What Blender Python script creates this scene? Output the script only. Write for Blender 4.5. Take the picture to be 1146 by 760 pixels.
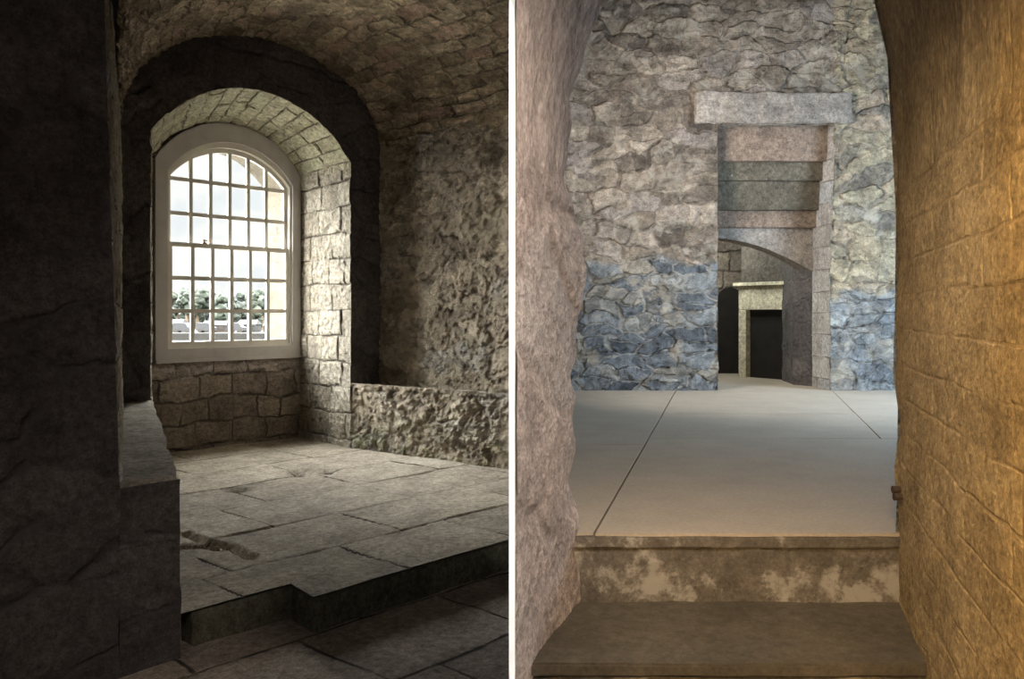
import bpy, bmesh, math, random
from mathutils import Vector, noise
random.seed(7)
C = bpy.context.scene.collection
for o in list(bpy.data.objects): bpy.data.objects.remove(o)
EYE = 1.6
# ---------------------------------------------------------------- camera (photo 1146x760, f = 960 px, horizon at row 350)
cd = bpy.data.cameras.new('camera'); cam = bpy.data.objects.new('camera', cd); C.objects.link(cam)
cam.location = (0, 0, EYE); cam.rotation_euler = (math.pi/2, 0, 0)
cd.sensor_fit = 'HORIZONTAL'; cd.sensor_width = 36.0; cd.lens = 36.0*960/1146; cd.shift_y = -30/1146
cd.clip_start = .05; cd.clip_end = 2000
S = bpy.context.scene; S.camera = cam
S.view_settings.view_transform = 'Standard'; S.view_settings.look = 'None'
S.view_settings.exposure = 0.0; S.view_settings.gamma = 1.0; S.view_settings.use_curve_mapping = False
# ---------------------------------------------------------------- sky
SKY_LOW, SKY_TOP, SKY_SUN = 7.0, 250., 350.
W_ = bpy.data.worlds.new('sky'); S.world = W_; W_.use_nodes = True
nt = W_.node_tree; nt.nodes.clear()
out = nt.nodes.new('ShaderNodeOutputWorld'); bg = nt.nodes.new('ShaderNodeBackground')
tc = nt.nodes.new('ShaderNodeTexCoord'); mp = nt.nodes.new('ShaderNodeMapping'); mp.inputs['Scale'].default_value = (3, 3, 9)
ns = nt.nodes.new('ShaderNodeTexNoise'); ns.inputs['Scale'].default_value = 1.6; ns.inputs['Detail'].default_value = 6
cr = nt.nodes.new('ShaderNodeValToRGB')
cr.color_ramp.elements[0].position = .42; cr.color_ramp.elements[0].color = (.135, .142, .145, 1)
cr.color_ramp.elements[1].position = .58; cr.color_ramp.elements[1].color = (.176, .172, .162, 1)
nt.links.new(tc.outputs['Generated'], mp.inputs['Vector']); nt.links.new(mp.outputs['Vector'], ns.inputs['Vector'])
nt.links.new(ns.outputs['Fac'], cr.inputs['Fac']); nt.links.new(cr.outputs['Color'], bg.inputs['Color'])
sep = nt.nodes.new('ShaderNodeSeparateXYZ'); nt.links.new(tc.outputs['Generated'], sep.inputs[0])
dt = nt.nodes.new('ShaderNodeVectorMath'); dt.operation = 'DOT_PRODUCT'; dt.inputs[1].default_value = (-.905, .302, .302); nt.links.new(tc.outputs['Generated'], dt.inputs[0])
def wr(v, a, b, c, d):   # overcast sky: brighter overhead and towards the veiled sun in the west
    x = nt.nodes.new('ShaderNodeMapRange'); x.interpolation_type = 'SMOOTHSTEP'; nt.links.new(v, x.inputs[0])
    for i, q in enumerate((a, b, c, d)): x.inputs[i+1].default_value = q
    return x.outputs[0]
ad_ = nt.nodes.new('ShaderNodeMath'); ad_.operation = 'ADD'
nt.links.new(wr(sep.outputs[2], .195, .38, 0, SKY_TOP), ad_.inputs[0]); nt.links.new(wr(dt.outputs['Value'], .74, .95, SKY_LOW, SKY_LOW+SKY_SUN), ad_.inputs[1])
nt.links.new(ad_.outputs[0], bg.inputs['Strength'])
nt.links.new(bg.outputs[0], out.inputs[0])
# ---------------------------------------------------------------- lights
def area(name, loc, to, sx, sy, power, col, spread=180):
    d = bpy.data.lights.new(name, 'AREA'); d.shape = 'RECTANGLE'; d.size = sx; d.size_y = sy
    d.energy = power; d.color = col; d.spread = math.radians(spread)
    o = bpy.data.objects.new(name, d); C.objects.link(o); o.location = loc
    o.rotation_euler = (Vector(to)-Vector(loc)).to_track_quat('-Z', 'Y').to_euler(); return o
def spot(name, loc, to, power, col, cone, blend=.6, r=.06):
    d = bpy.data.lights.new(name, 'SPOT'); d.energy = power; d.color = col
    d.spot_size = math.radians(cone); d.spot_blend = blend; d.shadow_soft_size = r
    o = bpy.data.objects.new(name, d); C.objects.link(o); o.location = loc
    o.rotation_euler = (Vector(to)-Vector(loc)).to_track_quat('-Z', 'Y').to_euler(); return o
COOL = (.80, .90, 1.0); WARM = (1.0, .66, .30)
area('daylight_hall_left', (.22, 6.2, 2.9), (2.8, 7.7, 2.5), 1.0, 1.8, 92, (1.0, .97, .94), 130)
area('daylight_hall_right', (4.7, 5.6, 2.2), (2.0, 7.2, .9), 1.4, 1.5, 240, (.56, .76, 1.0))
area('daylight_inner_room', (2.0, 9.0, 2.6), (2.7, 9.2, 1.0), .6, .6, 18, (.95, 1, .94))
spot('warm_passage_lamp', (.24, .45, 2.0), (1.12, 1.75, 1.2), 165, WARM, 78, .8, .08)
area('passage_bounce_fill', (.46, 1.42, 2.5), (.2, 2.75, 1.0), .25, .25, 9, (1.0, .90, .80), 100)  # unseen added fill, stands in for bounce on the left passage wall
area('rear_fill', (-.7, -1.6, 2.6), (-2.2, 7.0, 2.4), 1.2, 1.0, 15, (1, .93, .86))  # added fill from behind the camera for window frame and vault
area('divider_fill', (0, -1.2, 1.6), (0, 3, 1.6), .04, 2.6, .6, (1, .97, .94), 3)  # added narrow light, only whitens the divider edge
# ---------------------------------------------------------------- materials
def new_mat(name):
    m = bpy.data.materials.new(name); m.use_nodes = True
    n = m.node_tree; b = n.nodes['Principled BSDF']; b.inputs['Roughness'].default_value = .9
    if 'Specular IOR Level' in b.inputs: b.inputs['Specular IOR Level'].default_value = .2
    return m, n, b
def N(n, t, **k):
    x = n.nodes.new(t)
    for a, v in k.items():
        if a in x.inputs.keys(): x.inputs[a].default_value = v
        else: setattr(x, a, v)
    return x
def math_(n, op, a, b=None, c=None, clamp=False):
    x = n.nodes.new('ShaderNodeMath'); x.operation = op; x.use_clamp = clamp
    for i, v in enumerate((a, b, c)):
        if v is None: continue
        if isinstance(v, (int, float)): x.inputs[i].default_value = v
        else: n.links.new(v, x.inputs[i])
    return x.outputs[0]
def mixc(n, f, a, b, mode='MIX'):
    x = n.nodes.new('ShaderNodeMix'); x.data_type = 'RGBA'; x.blend_type = mode
    for sock, v in ((x.inputs[0], f), (x.inputs[6], a), (x.inputs[7], b)):
        if isinstance(v, (int, float)): sock.default_value = v
        elif isinstance(v, tuple): sock.default_value = (*v, 1)
        else: n.links.new(v, sock)
    return x.outputs[2]
def maprange(n, v, a, b, c=0., d=1., smooth=True):
    x = n.nodes.new('ShaderNodeMapRange'); x.interpolation_type = 'SMOOTHSTEP' if smooth else 'LINEAR'
    n.links.new(v, x.inputs[0])
    for i, q in enumerate((a, b, c, d)): x.inputs[i+1].default_value = q
    return x.outputs[0]
def ramp(n, v, cols):
    x = n.nodes.new('ShaderNodeValToRGB'); e = x.color_ramp.elements
    while len(e) < len(cols): e.new(.5)
    for i, c in enumerate(cols):
        e[i].position = i/(len(cols)-1); e[i].color = (*c, 1)
    n.links.new(v, x.inputs[0]); return x.outputs[0]
def coords(n, pos):
    if pos:
        g = n.nodes.new('ShaderNodeNewGeometry'); return g.outputs['Position']
    t = n.nodes.new('ShaderNodeTexCoord'); return t.outputs['UV']
def noise_(n, vec, scale, detail=5, rough=.55, dist=0):
    x = N(n, 'ShaderNodeTexNoise', Scale=scale, Detail=detail, Roughness=rough, Distortion=dist)
    n.links.new(vec, x.inputs['Vector']); return x
def stone(name, cols, mortar, sx=3.2, sy=6., disp=.03, warp=.25, kind='voronoi', edge=.09, fine=.35, rough=.014,
          pos=False, bw=.45, bh=.18, moss=None, fs=26, grain=1., chip=0., chs=8., split=None, patch=None, bump=.5, grad=None, ms=.012, bmortar=1.0):
    m, n, b = new_mat(name); L = n.links
    uv = coords(n, pos)
    big = noise_(n, uv, 1.3, 4); mid = noise_(n, uv, 5, 6, .6); fin = noise_(n, uv, fs, 10, .78); xf = noise_(n, uv, 90, 4, .7)
    wn = noise_(n, uv, 2.6, 3)
    off = n.nodes.new('ShaderNodeVectorMath'); off.operation = 'SUBTRACT'; L.new(wn.outputs['Color'], off.inputs[0]); off.inputs[1].default_value = (.5, .5, .5)
    sc = n.nodes.new('ShaderNodeVectorMath'); sc.operation = 'SCALE'; L.new(off.outputs[0], sc.inputs[0]); sc.inputs['Scale'].default_value = warp
    wn2 = noise_(n, uv, 11, 3); off2 = n.nodes.new('ShaderNodeVectorMath'); off2.operation = 'MULTIPLY_ADD'
    L.new(wn2.outputs['Color'], off2.inputs[0]); off2.inputs[1].default_value = (warp*.16,)*3; L.new(sc.outputs[0], off2.inputs[2])
    ad = n.nodes.new('ShaderNodeVectorMath'); ad.operation = 'ADD'; L.new(uv, ad.inputs[0]); L.new(off2.outputs[0], ad.inputs[1])
    fadev = maprange(n, noise_(n, uv, 3.3, 3).outputs['Fac'], .36, .58, .25, 1.)
    def layer(*a):
        c_, m_, r_ = layer0(*a)
        return c_, math_(n, 'SUBTRACT', 1., math_(n, 'MULTIPLY', math_(n, 'SUBTRACT', 1., m_), fadev)), r_
    def layer0(kind, sx, sy, bw, bh):
        if kind == 'voronoi':
            mpn = n.nodes.new('ShaderNodeMapping'); mpn.inputs['Scale'].default_value = (sx, sy, sx if pos else 1)
            L.new(ad.outputs[0], mpn.inputs[0])
            vc = N(n, 'ShaderNodeTexVoronoi', Scale=1., Randomness=.85); vc.voronoi_dimensions = '3D' if pos else '2D'
            ve = N(n, 'ShaderNodeTexVoronoi', Scale=1., Randomness=.85); ve.feature = 'DISTANCE_TO_EDGE'; ve.voronoi_dimensions = '3D' if pos else '2D'
            L.new(mpn.outputs[0], vc.inputs['Vector']); L.new(mpn.outputs[0], ve.inputs['Vector'])
            sp = n.nodes.new('ShaderNodeSeparateColor'); L.new(vc.outputs['Color'], sp.inputs[0])
            return sp.outputs[0], maprange(n, ve.outputs['Distance'], .01, edge), sp.outputs[1]
        br = n.nodes.new('ShaderNodeTexBrick'); br.offset = .43; br.squash = .72; br.squash_frequency = 3
        for k, v in (('Scale', 1.), ('Mortar Size', ms), ('Mortar Smooth', .6), ('Bias', 0.), ('Brick Width', bw), ('Row Height', bh)): br.inputs[k].default_value = v
        br.inputs['Color1'].default_value = (0, 0, 0, 1); br.inputs['Color2'].default_value = (1, 1, 1, 1); br.inputs['Mortar'].default_value = (.5, .5, .5, 1)
        L.new(ad.outputs[0], br.inputs['Vector'])
        sp = n.nodes.new('ShaderNodeSeparateColor'); L.new(br.outputs['Color'], sp.inputs[0])
        return sp.outputs[0], math_(n, 'SUBTRACT', 1., br.outputs['Fac']), sp.outputs[0]
    if kind == 'plain':
        cell, mask, rnd = big.outputs['Fac'], None, None
    else: cell, mask, rnd = layer(kind, sx, sy, bw, bh)
    pick = math_(n, 'ADD', math_(n, 'MULTIPLY', cell, .6), math_(n, 'MULTIPLY', mid.outputs['Fac'], .4))
    col = ramp(n, maprange(n, pick, .15, .85, smooth=False), cols)
    if split is not None:   # a second family of stones below a height (v coordinate)
        z0, cols2, mort2, wob = split
        cell2, mask2, rnd2 = layer0('voronoi', 3.4, 8.6, bw, bh)
        col2 = ramp(n, maprange(n, math_(n, 'ADD', math_(n, 'MULTIPLY', cell2, .8), math_(n, 'MULTIPLY', mid.outputs['Fac'], .2)), .1, .85, smooth=False), cols2)
        spx = n.nodes.new('ShaderNodeSeparateXYZ'); L.new(uv, spx.inputs[0])
        h = math_(n, 'ADD', spx.outputs[1], math_(n, 'MULTIPLY', math_(n, 'SUBTRACT', wn.outputs['Fac'], .5), wob))
        sf = maprange(n, h, z0-.04, z0+.04)
        col = mixc(n, sf, col2, col)
        mcol = mixc(n, sf, mort2, mortar)
        mm = n.nodes.new('ShaderNodeMix'); mm.data_type = 'FLOAT'; L.new(sf, mm.inputs[0]); L.new(mask2 if True else 0, mm.inputs[2]); L.new(mask, mm.inputs[3]); mask = mm.outputs[0]
    else: mcol = mortar
    col = mixc(n, 1., col, ramp(n, maprange(n, fin.outputs['Fac'], .28, .72, smooth=False), [(1-.73*grain,)*3, (.97,)*3, (1+.72*grain,)*3]), 'MULTIPLY')
    col = mixc(n, 1., col, ramp(n, maprange(n, xf.outputs['Fac'], .3, .7, smooth=False), [(1-.38*grain,)*3, (1.,)*3, (1+.32*grain,)*3]), 'MULTIPLY')
    col = mixc(n, 1., col, ramp(n, maprange(n, mid.outputs['Fac'], .3, .7, smooth=False), [(1-.28*grain,)*3, (1.,)*3, (1+.2*grain,)*3]), 'MULTIPLY')
    if mask is not None:
        mk = math_(n, 'MULTIPLY', math_(n, 'SUBTRACT', 1., mask), bmortar)
        col = mixc(n, mk, col, mcol)
    if patch:   # remnants of plaster or lime
        pc, lo, hi, psc = patch
        pn = noise_(n, uv, psc, 8, .7, .15)
        pf = maprange(n, pn.outputs['Fac'], lo, hi)
        col = mixc(n, pf, col, pc)
        if mask is not None: mask = math_(n, 'MAXIMUM', mask, math_(n, 'MULTIPLY', pf, .75))
    if moss:
        mc, z0, z1, amt = moss
        spx = n.nodes.new('ShaderNodeSeparateXYZ'); L.new(uv, spx.inputs[0])
        mz = math_(n, 'MULTIPLY', maprange(n, spx.outputs[2 if pos else 1], z1, z0), maprange(n, mid.outputs['Fac'], .42, .62))
        col = mixc(n, math_(n, 'MULTIPLY', mz, amt), col, mc)
    L.new(col, b.inputs['Base Color'])
    h = math_(n, 'MULTIPLY', fin.outputs['Fac'], rough)
    h = math_(n, 'ADD', h, math_(n, 'MULTIPLY', mid.outputs['Fac'], rough*1.6))
    h = math_(n, 'ADD', h, math_(n, 'MULTIPLY', xf.outputs['Fac'], rough*.4))
    if chip:
        cm = n.nodes.new('ShaderNodeMapping'); cm.inputs['Scale'].default_value = (chs, chs*1.5, chs if pos else 1); L.new(ad.outputs[0], cm.inputs[0])
        cv = N(n, 'ShaderNodeTexVoronoi', Scale=1.); cv.voronoi_dimensions = '3D' if pos else '2D'; L.new(cm.outputs[0], cv.inputs['Vector'])
        sx_ = n.nodes.new('ShaderNodeSeparateColor'); L.new(cv.outputs['Color'], sx_.inputs[0])
        h = math_(n, 'ADD', h, math_(n, 'MULTIPLY', math_(n, 'SUBTRACT', sx_.outputs[0], cv.outputs['Distance']), chip))
        col = mixc(n, 1., col, ramp(n, sx_.outputs[1], [(.72,)*3, (1.,)*3, (1.25,)*3]), 'MULTIPLY'); L.new(col, b.inputs['Base Color'])
    if mask is not None:
        st = math_(n, 'MULTIPLY', mask, math_(n, 'ADD', .6, math_(n, 'MULTIPLY', rnd, .8)))
        h = math_(n, 'ADD', h, math_(n, 'MULTIPLY', st, disp))
    if pos:
        bp = n.nodes.new('ShaderNodeBump'); bp.inputs['Strength'].default_value = bump; bp.inputs['Distance'].default_value = 1.
        L.new(h, bp.inputs['Height']); L.new(bp.outputs[0], b.inputs['Normal'])
    else:
        dn = n.nodes.new('ShaderNodeDisplacement'); dn.inputs['Scale'].default_value = 1.; dn.inputs['Midlevel'].default_value = disp*.6+rough*1.6
        L.new(h, dn.inputs['Height']); L.new(dn.outputs[0], n.nodes['Material Output'].inputs['Displacement'])
        m.displacement_method = 'BOTH'
    return m
def plain(name, col, rough=.6, var=.12, scale=20, spec=.3):
    m, n, b = new_mat(name); g = coords(n, True)
    x = noise_(n, g, scale, 5)
    c = mixc(n, 1., col, ramp(n, x.outputs['Fac'], [(1-var*2,)*3, (1.,)*3, (1+var,)*3]), 'MULTIPLY')
    n.links.new(c, b.inputs['Base Color']); b.inputs['Roughness'].default_value = rough; b.inputs['Specular IOR Level'].default_value = spec
    return m
M = {}
M['vault'] = stone('vault_stone', [(.22, .165, .12), (.38, .305, .21), (.54, .45, .32), (.42, .28, .22)], (.13, .105, .08), kind='brick', bw=.34, bh=.13, disp=.022, warp=.18, rough=.034, chip=.008, ms=.014, bmortar=.75, fs=20)
M['rubble'] = stone('pale_rubble', [(.26, .215, .165), (.40, .335, .26), (.50, .43, .335), (.35, .33, .31)], (.21, .175, .13), fs=18, sx=2.4, sy=5.2, disp=.012, warp=.30, rough=.062, chip=.012, chs=9., patch=((.44, .375, .285), .47, .62, 1.9), moss=((.20, .21, .09), .35, .85, .65), bmortar=.35)
M['ashlar'] = stone('dressed_ashlar', [(.23, .20, .155), (.30, .265, .21), (.34, .305, .245)], (.12, .10, .08), kind='brick', bw=.40, bh=.235, disp=.018, warp=.08, rough=.024, ms=.010, fs=20)
M['soffit'] = stone('soffit_stone', [(.31, .29, .20), (.41, .38, .27), (.32, .32, .22)], (.13, .115, .085), kind='brick', bw=.55, bh=.15, disp=.018, warp=.09, rough=.022, ms=.010, fs=20)
M['under'] = stone('brown_blocks', [(.20, .165, .135), (.30, .245, .195), (.36, .30, .235)], (.10, .085, .07), kind='brick', bw=.34, bh=.21, disp=.016, warp=.16, rough=.022, ms=.014)
M['dark'] = stone('shade_dark_stone', [(.075, .066, .062), (.10, .088, .08), (.12, .105, .095)], (.08, .07, .07), sx=2, sy=4, disp=.012, warp=.25, rough=.012, bmortar=.6)  # colour darkened to carry the shade on faces turned from the light
M['ledge'] = stone('ledge_stone', [(.30, .27, .22), (.40, .36, .29), (.45, .41, .34)], (.2, .18, .15), kind='plain', rough=.018)
M['flags'] = stone('worn_flagstones', [(.28, .24, .19), (.37, .32, .255), (.44, .385, .31)], (.06, .05, .04), kind='brick', bw=1.05, bh=.60, disp=.010, warp=.02, rough=.005, ms=.009)
M['lowflags'] = stone('low_flagstones', [(.24, .20, .17), (.32, .265, .225), (.38, .32, .27)], (.05, .045, .04), kind='brick', bw=.8, bh=.62, disp=.010, warp=.04, rough=.006, ms=.012)
M['hall'] = stone('hall_rubble', [(.12, .095, .075), (.24, .19, .14), (.38, .31, .235), (.26, .215, .19)], (.23, .19, .15), sx=3.2, sy=6.6, disp=.018, warp=.26, rough=.050, chip=.014, patch=((.37, .32, .25), .52, .64, 2.6), bmortar=.6, fs=15,
                  split=(2.06, [(.10, .108, .115), (.18, .19, .195), (.28, .285, .275), (.30, .26, .20)], (.42, .39, .34), .32))
M['hallright'] = stone('hall_rubble_right', [(.20, .17, .14), (.34, .29, .20), (.42, .34, .22), (.36, .26, .20)], (.24, .20, .16), sx=3.4, sy=6.6, disp=.018, warp=.26, rough=.046, chip=.014, patch=((.42, .37, .29), .54, .66, 3), bmortar=.6, fs=15,
                  split=(1.78, [(.15, .16, .17), (.25, .26, .26), (.30, .30, .28), (.33, .30, .26)], (.34, .32, .28), .5))
M['jamb'] = stone('jamb_stone', [(.30, .27, .24), (.40, .37, .33), (.36, .36, .36)], (.2, .18, .16), kind='brick', bw=.5, bh=.2, disp=.010, warp=.05, rough=.012, ms=.008)
M['passage'] = stone('limewashed_passage', [(.30, .235, .20), (.38, .31, .265), (.44, .36, .31), (.33, .29, .26)], (.27, .215, .18), sx=1.3, sy=2.4, disp=.010, warp=.30, rough=.015, bmortar=.35, patch=((.17, .14, .12), .68, .72, 9))
M['ochre'] = stone('lamp_tinted_plaster', [(.32, .235, .125), (.39, .285, .15), (.43, .32, .17)], (.30, .215, .11), kind='brick', bw=.36, bh=.125, disp=.0016, warp=.06, rough=.007, ms=.006, bmortar=.3, fs=34, patch=((.52, .42, .27), .61, .68, 13))  # the lamp's orange is put into the colour of a grey-brown wall
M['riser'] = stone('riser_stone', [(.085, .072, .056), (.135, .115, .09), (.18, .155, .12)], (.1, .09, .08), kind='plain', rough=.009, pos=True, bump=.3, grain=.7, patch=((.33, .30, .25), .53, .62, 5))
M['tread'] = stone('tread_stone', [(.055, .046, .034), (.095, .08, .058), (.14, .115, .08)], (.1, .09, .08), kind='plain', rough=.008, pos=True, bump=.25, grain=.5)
M['slab'] = stone('landing_slab', [(.37, .31, .235), (.41, .345, .265), (.44, .375, .29)], (.1, .09, .08), kind='plain', rough=.0015, pos=True, bump=.15, fs=60, grain=.22)
M['joint'] = plain('joint_dirt', (.07, .06, .05), .95)
M['lintel'] = stone('lintel_stone', [(.19, .16, .13), (.26, .22, .18), (.31, .27, .22)], (.1, .1, .1), kind='plain', rough=.022, pos=True, bump=.4)
M['lintelred'] = stone('reddish_lintel', [(.155, .12, .085), (.205, .145, .105), (.22, .18, .13)], (.1, .1, .1), kind='plain', rough=.010, pos=True, bump=.4)
M['linteldark'] = stone('speckled_lintel', [(.075, .062, .045), (.12, .10, .07), (.17, .145, .10)], (.1, .1, .1), kind='plain', rough=.026, pos=True, bump=.5, patch=((.38, .36, .30), .64, .70, 22))
M['cream'] = stone('cream_limestone', [(.46, .42, .30), (.56, .51, .38), (.60, .56, .43)], (.3, .3, .2), kind='plain', rough=.005, pos=True, bump=.3)
M['extjamb'] = stone('exterior_jamb', [(.075, .062, .042), (.095, .08, .056), (.085, .07, .05)], (.10, .09, .07), kind='brick', bw=.5, bh=.27, disp=.004, warp=.02, rough=.006, ms=.006)
M['shell'] = plain('outer_masonry', (.12, .105, .09), .95)
M['paint'] = plain('white_gloss_paint', (.74, .70, .63), .45, .05, 14)
M['framepaint'] = plain('greyed_white_paint', (.60, .57, .56), .6, .12, 9)
M['strip'] = plain('white_divider', (.92, .92, .91), .5, .01, 4)
M['black'] = plain('black_panel', (.018, .015, .013), .6, .5, 9)
M['brass'] = plain('dull_brass', (.35, .25, .12), .4)
M['iron'] = plain('rusty_iron', (.06, .04, .03), .8)
def glass():
    m = bpy.data.materials.new('window_glass'); m.use_nodes = True; n = m.node_tree; n.nodes.clear()
    o = n.nodes.new('ShaderNodeOutputMaterial'); mx = n.nodes.new('ShaderNodeMixShader'); t = n.nodes.new('ShaderNodeBsdfTransparent')
    g = n.nodes.new('ShaderNodeBsdfGlossy'); g.inputs['Roughness'].default_value = .03; t.inputs[0].default_value = (.96, .97, .96, 1)
    mx.inputs[0].default_value = .05
    n.links.new(t.outputs[0], mx.inputs[1]); n.links.new(g.outputs[0], mx.inputs[2]); n.links.new(mx.outputs[0], o.inputs[0]); return m
M['glass'] = glass()
# ---------------------------------------------------------------- helpers
def link(name, bm, mat, parent=None, kind=None, label=None, cat=None, group=None, smooth=False, clip=None, recalc=True, origin=None):
    if clip is not None:
        s = clip; geom = bm.verts[:]+bm.edges[:]+bm.faces[:]
        bmesh.ops.bisect_plane(bm, geom=geom, plane_co=(.0074*s, 0, 0), plane_no=(1, 0, 0), clear_inner=(s > 0), clear_outer=(s < 0))
    me = bpy.data.meshes.new(name)
    zs = [v.co for v in bm.verts]
    lo = Vector((min(c.x for c in zs), min(c.y for c in zs), min(c.z for c in zs))); hi = Vector((max(c.x for c in zs), max(c.y for c in zs), max(c.z for c in zs)))
    og = Vector(((lo.x+hi.x)/2, (lo.y+hi.y)/2, lo.z)) if origin is None else Vector(origin)
    for v in bm.verts: v.co -= og
    if recalc: bmesh.ops.recalc_face_normals(bm, faces=bm.faces[:])
    bm.to_mesh(me); bm.free()
    for f in me.polygons: f.use_smooth = smooth
    o = bpy.data.objects.new(name, me); C.objects.link(o); me.materials.append(M[mat] if isinstance(mat, str) else mat)
    if parent is not None:
        o.location = og - parent.location; o.parent = parent
    else: o.location = og
    for k, v in (('kind', kind), ('label', label), ('category', cat), ('group', group)):
        if v: o[k] = v
    return o
def empty(name, loc, label=None, cat=None, group=None, kind=None):
    o = bpy.data.objects.new(name, None); C.objects.link(o); o.location = loc; o.empty_display_size = .1
    for k, v in (('kind', kind), ('label', label), ('category', cat), ('group', group)):
        if v: o[k] = v
    return o
def grid(bm, fn, nu, nv, uvfn, flip=False):
    uvl = bm.loops.layers.uv.verify()
    vs = [[bm.verts.new(fn(i/nu, j/nv)) for j in range(nv+1)] for i in range(nu+1)]
    uv = [[uvfn(i/nu, j/nv) for j in range(nv+1)] for i in range(nu+1)]
    for i in range(nu):
        for j in range(nv):
            ix = [(i, j), (i+1, j), (i+1, j+1), (i, j+1)]
            if flip: ix.reverse()
            f = bm.faces.new([vs[a][b] for a, b in ix])
            for l, (a, b) in zip(f.loops, ix): l[uvl].uv = uv[a][b]
def wall(bm, p0, p1, z0, z1, step=.02, u0=0., flip=False, lean=None):
    """vertical wall in plan from p0 to p1, visible side on the left of p0->p1 unless flipped"""
    p0 = Vector(p0); p1 = Vector(p1); Ln = (p1-p0).length
    nu = max(1, round(Ln/step)); nv = max(1, round((z1-z0)/step))
    def fn(a, b):
        p = p0.lerp(p1, a); z = z0+(z1-z0)*b
        x = p.x + (lean(a, z) if lean else 0)
        return (x, p.y, z)
    grid(bm, fn, nu, nv, lambda a, b: (u0+a*Ln, z0+(z1-z0)*b), flip)
def arch(s0, s1, z0, zs, rise, n=28, nl=8, nb=8, semi=False):
    """closed outline: bottom left, up the left side, over the arch, down the right side, back along the bottom"""
    pts = [(s0, z0+(zs-z0)*i/nl) for i in range(nl)]
    w = (s1-s0)/2; c = (s0+s1)/2
    if semi:
        for i in range(n+1):
            a = math.pi*(1-i/n); pts.append((c+w*math.cos(a), zs+rise*math.sin(a)))
    else:
        R = (w*w+rise*rise)/(2*rise); zc = zs+rise-R; a0 = math.atan2(zs-zc, -w); a1 = math.atan2(zs-zc, w)
        for i in range(n+1):
            a = a0+(a1-a0)*i/n; pts.append((c+R*math.cos(a), zc+R*math.sin(a)))
    pts += [(s1, zs+(z0-zs)*(i+1)/nl) for i in range(nl)]
    if nb: pts += [(s1+(s0-s1)*(i+1)/nb, z0) for i in range(nb-1)]
    return pts
def ring(bm, inner, outer, place, k, closed=True, flip=False):
    """flat wall between two outlines with the same number of points"""
    uvl = bm.loops.layers.uv.verify(); n = len(inner); rows = []
    for j in range(k+1):
        t = j/k; rows.append([(a[0]+(b[0]-a[0])*t, a[1]+(b[1]-a[1])*t) for a, b in zip(inner, outer)])
    vs = [[bm.verts.new(place(*p)) for p in r] for r in rows]
    for j in range(k):
        for i in range(n if closed else n-1):
            i2 = (i+1) % n; ix = [(j, i), (j, i2), (j+1, i2), (j+1, i)]
            if flip: ix.reverse()
            f = bm.faces.new([vs[a][b] for a, b in ix])
            for l, (a, b) in zip(f.loops, ix): l[uvl].uv = rows[a][b]
def box(bm, x0, x1, y0, y1, z0, z1):
    v = [bm.verts.new(p) for p in ((x0, y0, z0), (x1, y0, z0), (x1, y1, z0), (x0, y1, z0), (x0, y0, z1), (x1, y0, z1), (x1, y1, z1), (x0, y1, z1))]
    for q in ((0, 3, 2, 1), (4, 5, 6, 7), (0, 1, 5, 4), (1, 2, 6, 5), (2, 3, 7, 6), (3, 0, 4, 7)): bm.faces.new([v[i] for i in q])
def prism(bm, pts, z0, z1):
    a = [bm.verts.new((p[0], p[1], z0)) for p in pts]; b = [bm.verts.new((p[0], p[1], z1)) for p in pts]
    bm.faces.new(list(reversed(a))); bm.faces.new(b); n = len(pts)
    for i in range(n): bm.faces.new([a[i], a[(i+1) % n], b[(i+1) % n], b[i]])
def roughen(bm, cuts_len, amp, sc=6., bevel=0., seed=0.):
    """chip and wear the edges of a block: subdivide to short edges and push by noise"""
    if bevel: bmesh.ops.bevel(bm, geom=bm.edges[:], offset=bevel, segments=2, affect='EDGES')
    for _ in range(7):
        es = [e for e in bm.edges if e.calc_length() > cuts_len*1.6]
        if not es: break
        bmesh.ops.subdivide_edges(bm, edges=es, cuts=1, use_grid_fill=True)
        bmesh.ops.triangulate(bm, faces=[f for f in bm.faces if len(f.verts) > 4])
    for v in bm.verts:
        q = v.co*sc+Vector((seed, seed*1.7, -seed))
        d = noise.noise_vector(q)*amp + noise.noise_vector(q*3.1)*amp*.45
        v.co += d
# ---------------------------------------------------------------- plan of the window bay (left)
U = Vector((.674, .738)); V = Vector((-.738, .674))
F0 = Vector((-2.68, 6.35)); W0 = F0+V*.945
def F(s, d=0.): return F0+U*s+V*d
def Wn(s, d=0.): return W0+U*s+V*d
B = Vector((.802, -.597)).normalized()
LZ = .95; PZ = .38; LOWZ = .22
NEAR = Vector((-1.314, 3.40)); NEARU = Vector((-1.476, 3.223))     # near corners of the left ledge and of the wall over it
JR = F(1.83); RUP = F(2.15)                                          # right jamb edge, corner of upper right wall
# outer shell: facade with the window hole, outer walls, roof, foundation
EXT = .45
hole = arch(.585, 1.835, 1.20, 2.84, .33)
FX0, FX1 = -6., 6.
def spread_rect(pts, x0, x1, z0, z1, cx=1.2, cz=2.1):
    o = []
    for s, z in pts:
        dx, dz = s-cx, z-cz
        t = min(((x1 if dx > 0 else x0)-cx)/dx if abs(dx) > 1e-6 else 1e9, ((z1 if dz > 0 else z0)-cz)/dz if abs(dz) > 1e-6 else 1e9)
        o.append((cx+dx*t, cz+dz*t))
    return o
bm = bmesh.new()
ring(bm, hole, spread_rect(hole, FX0, FX1, -.6, 5.7), lambda s, z: (*Wn(s, EXT), z), 3)
link('wall_facade', bm, 'shell', kind='structure')
bm = bmesh.new()
A = Wn(FX0, EXT); D = Wn(FX1, EXT)
pl = [(A.x, A.y), (D.x, D.y), (D.x, 13), (8, 13), (8, -4), (-8, -4), (-8, A.y)]
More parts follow.
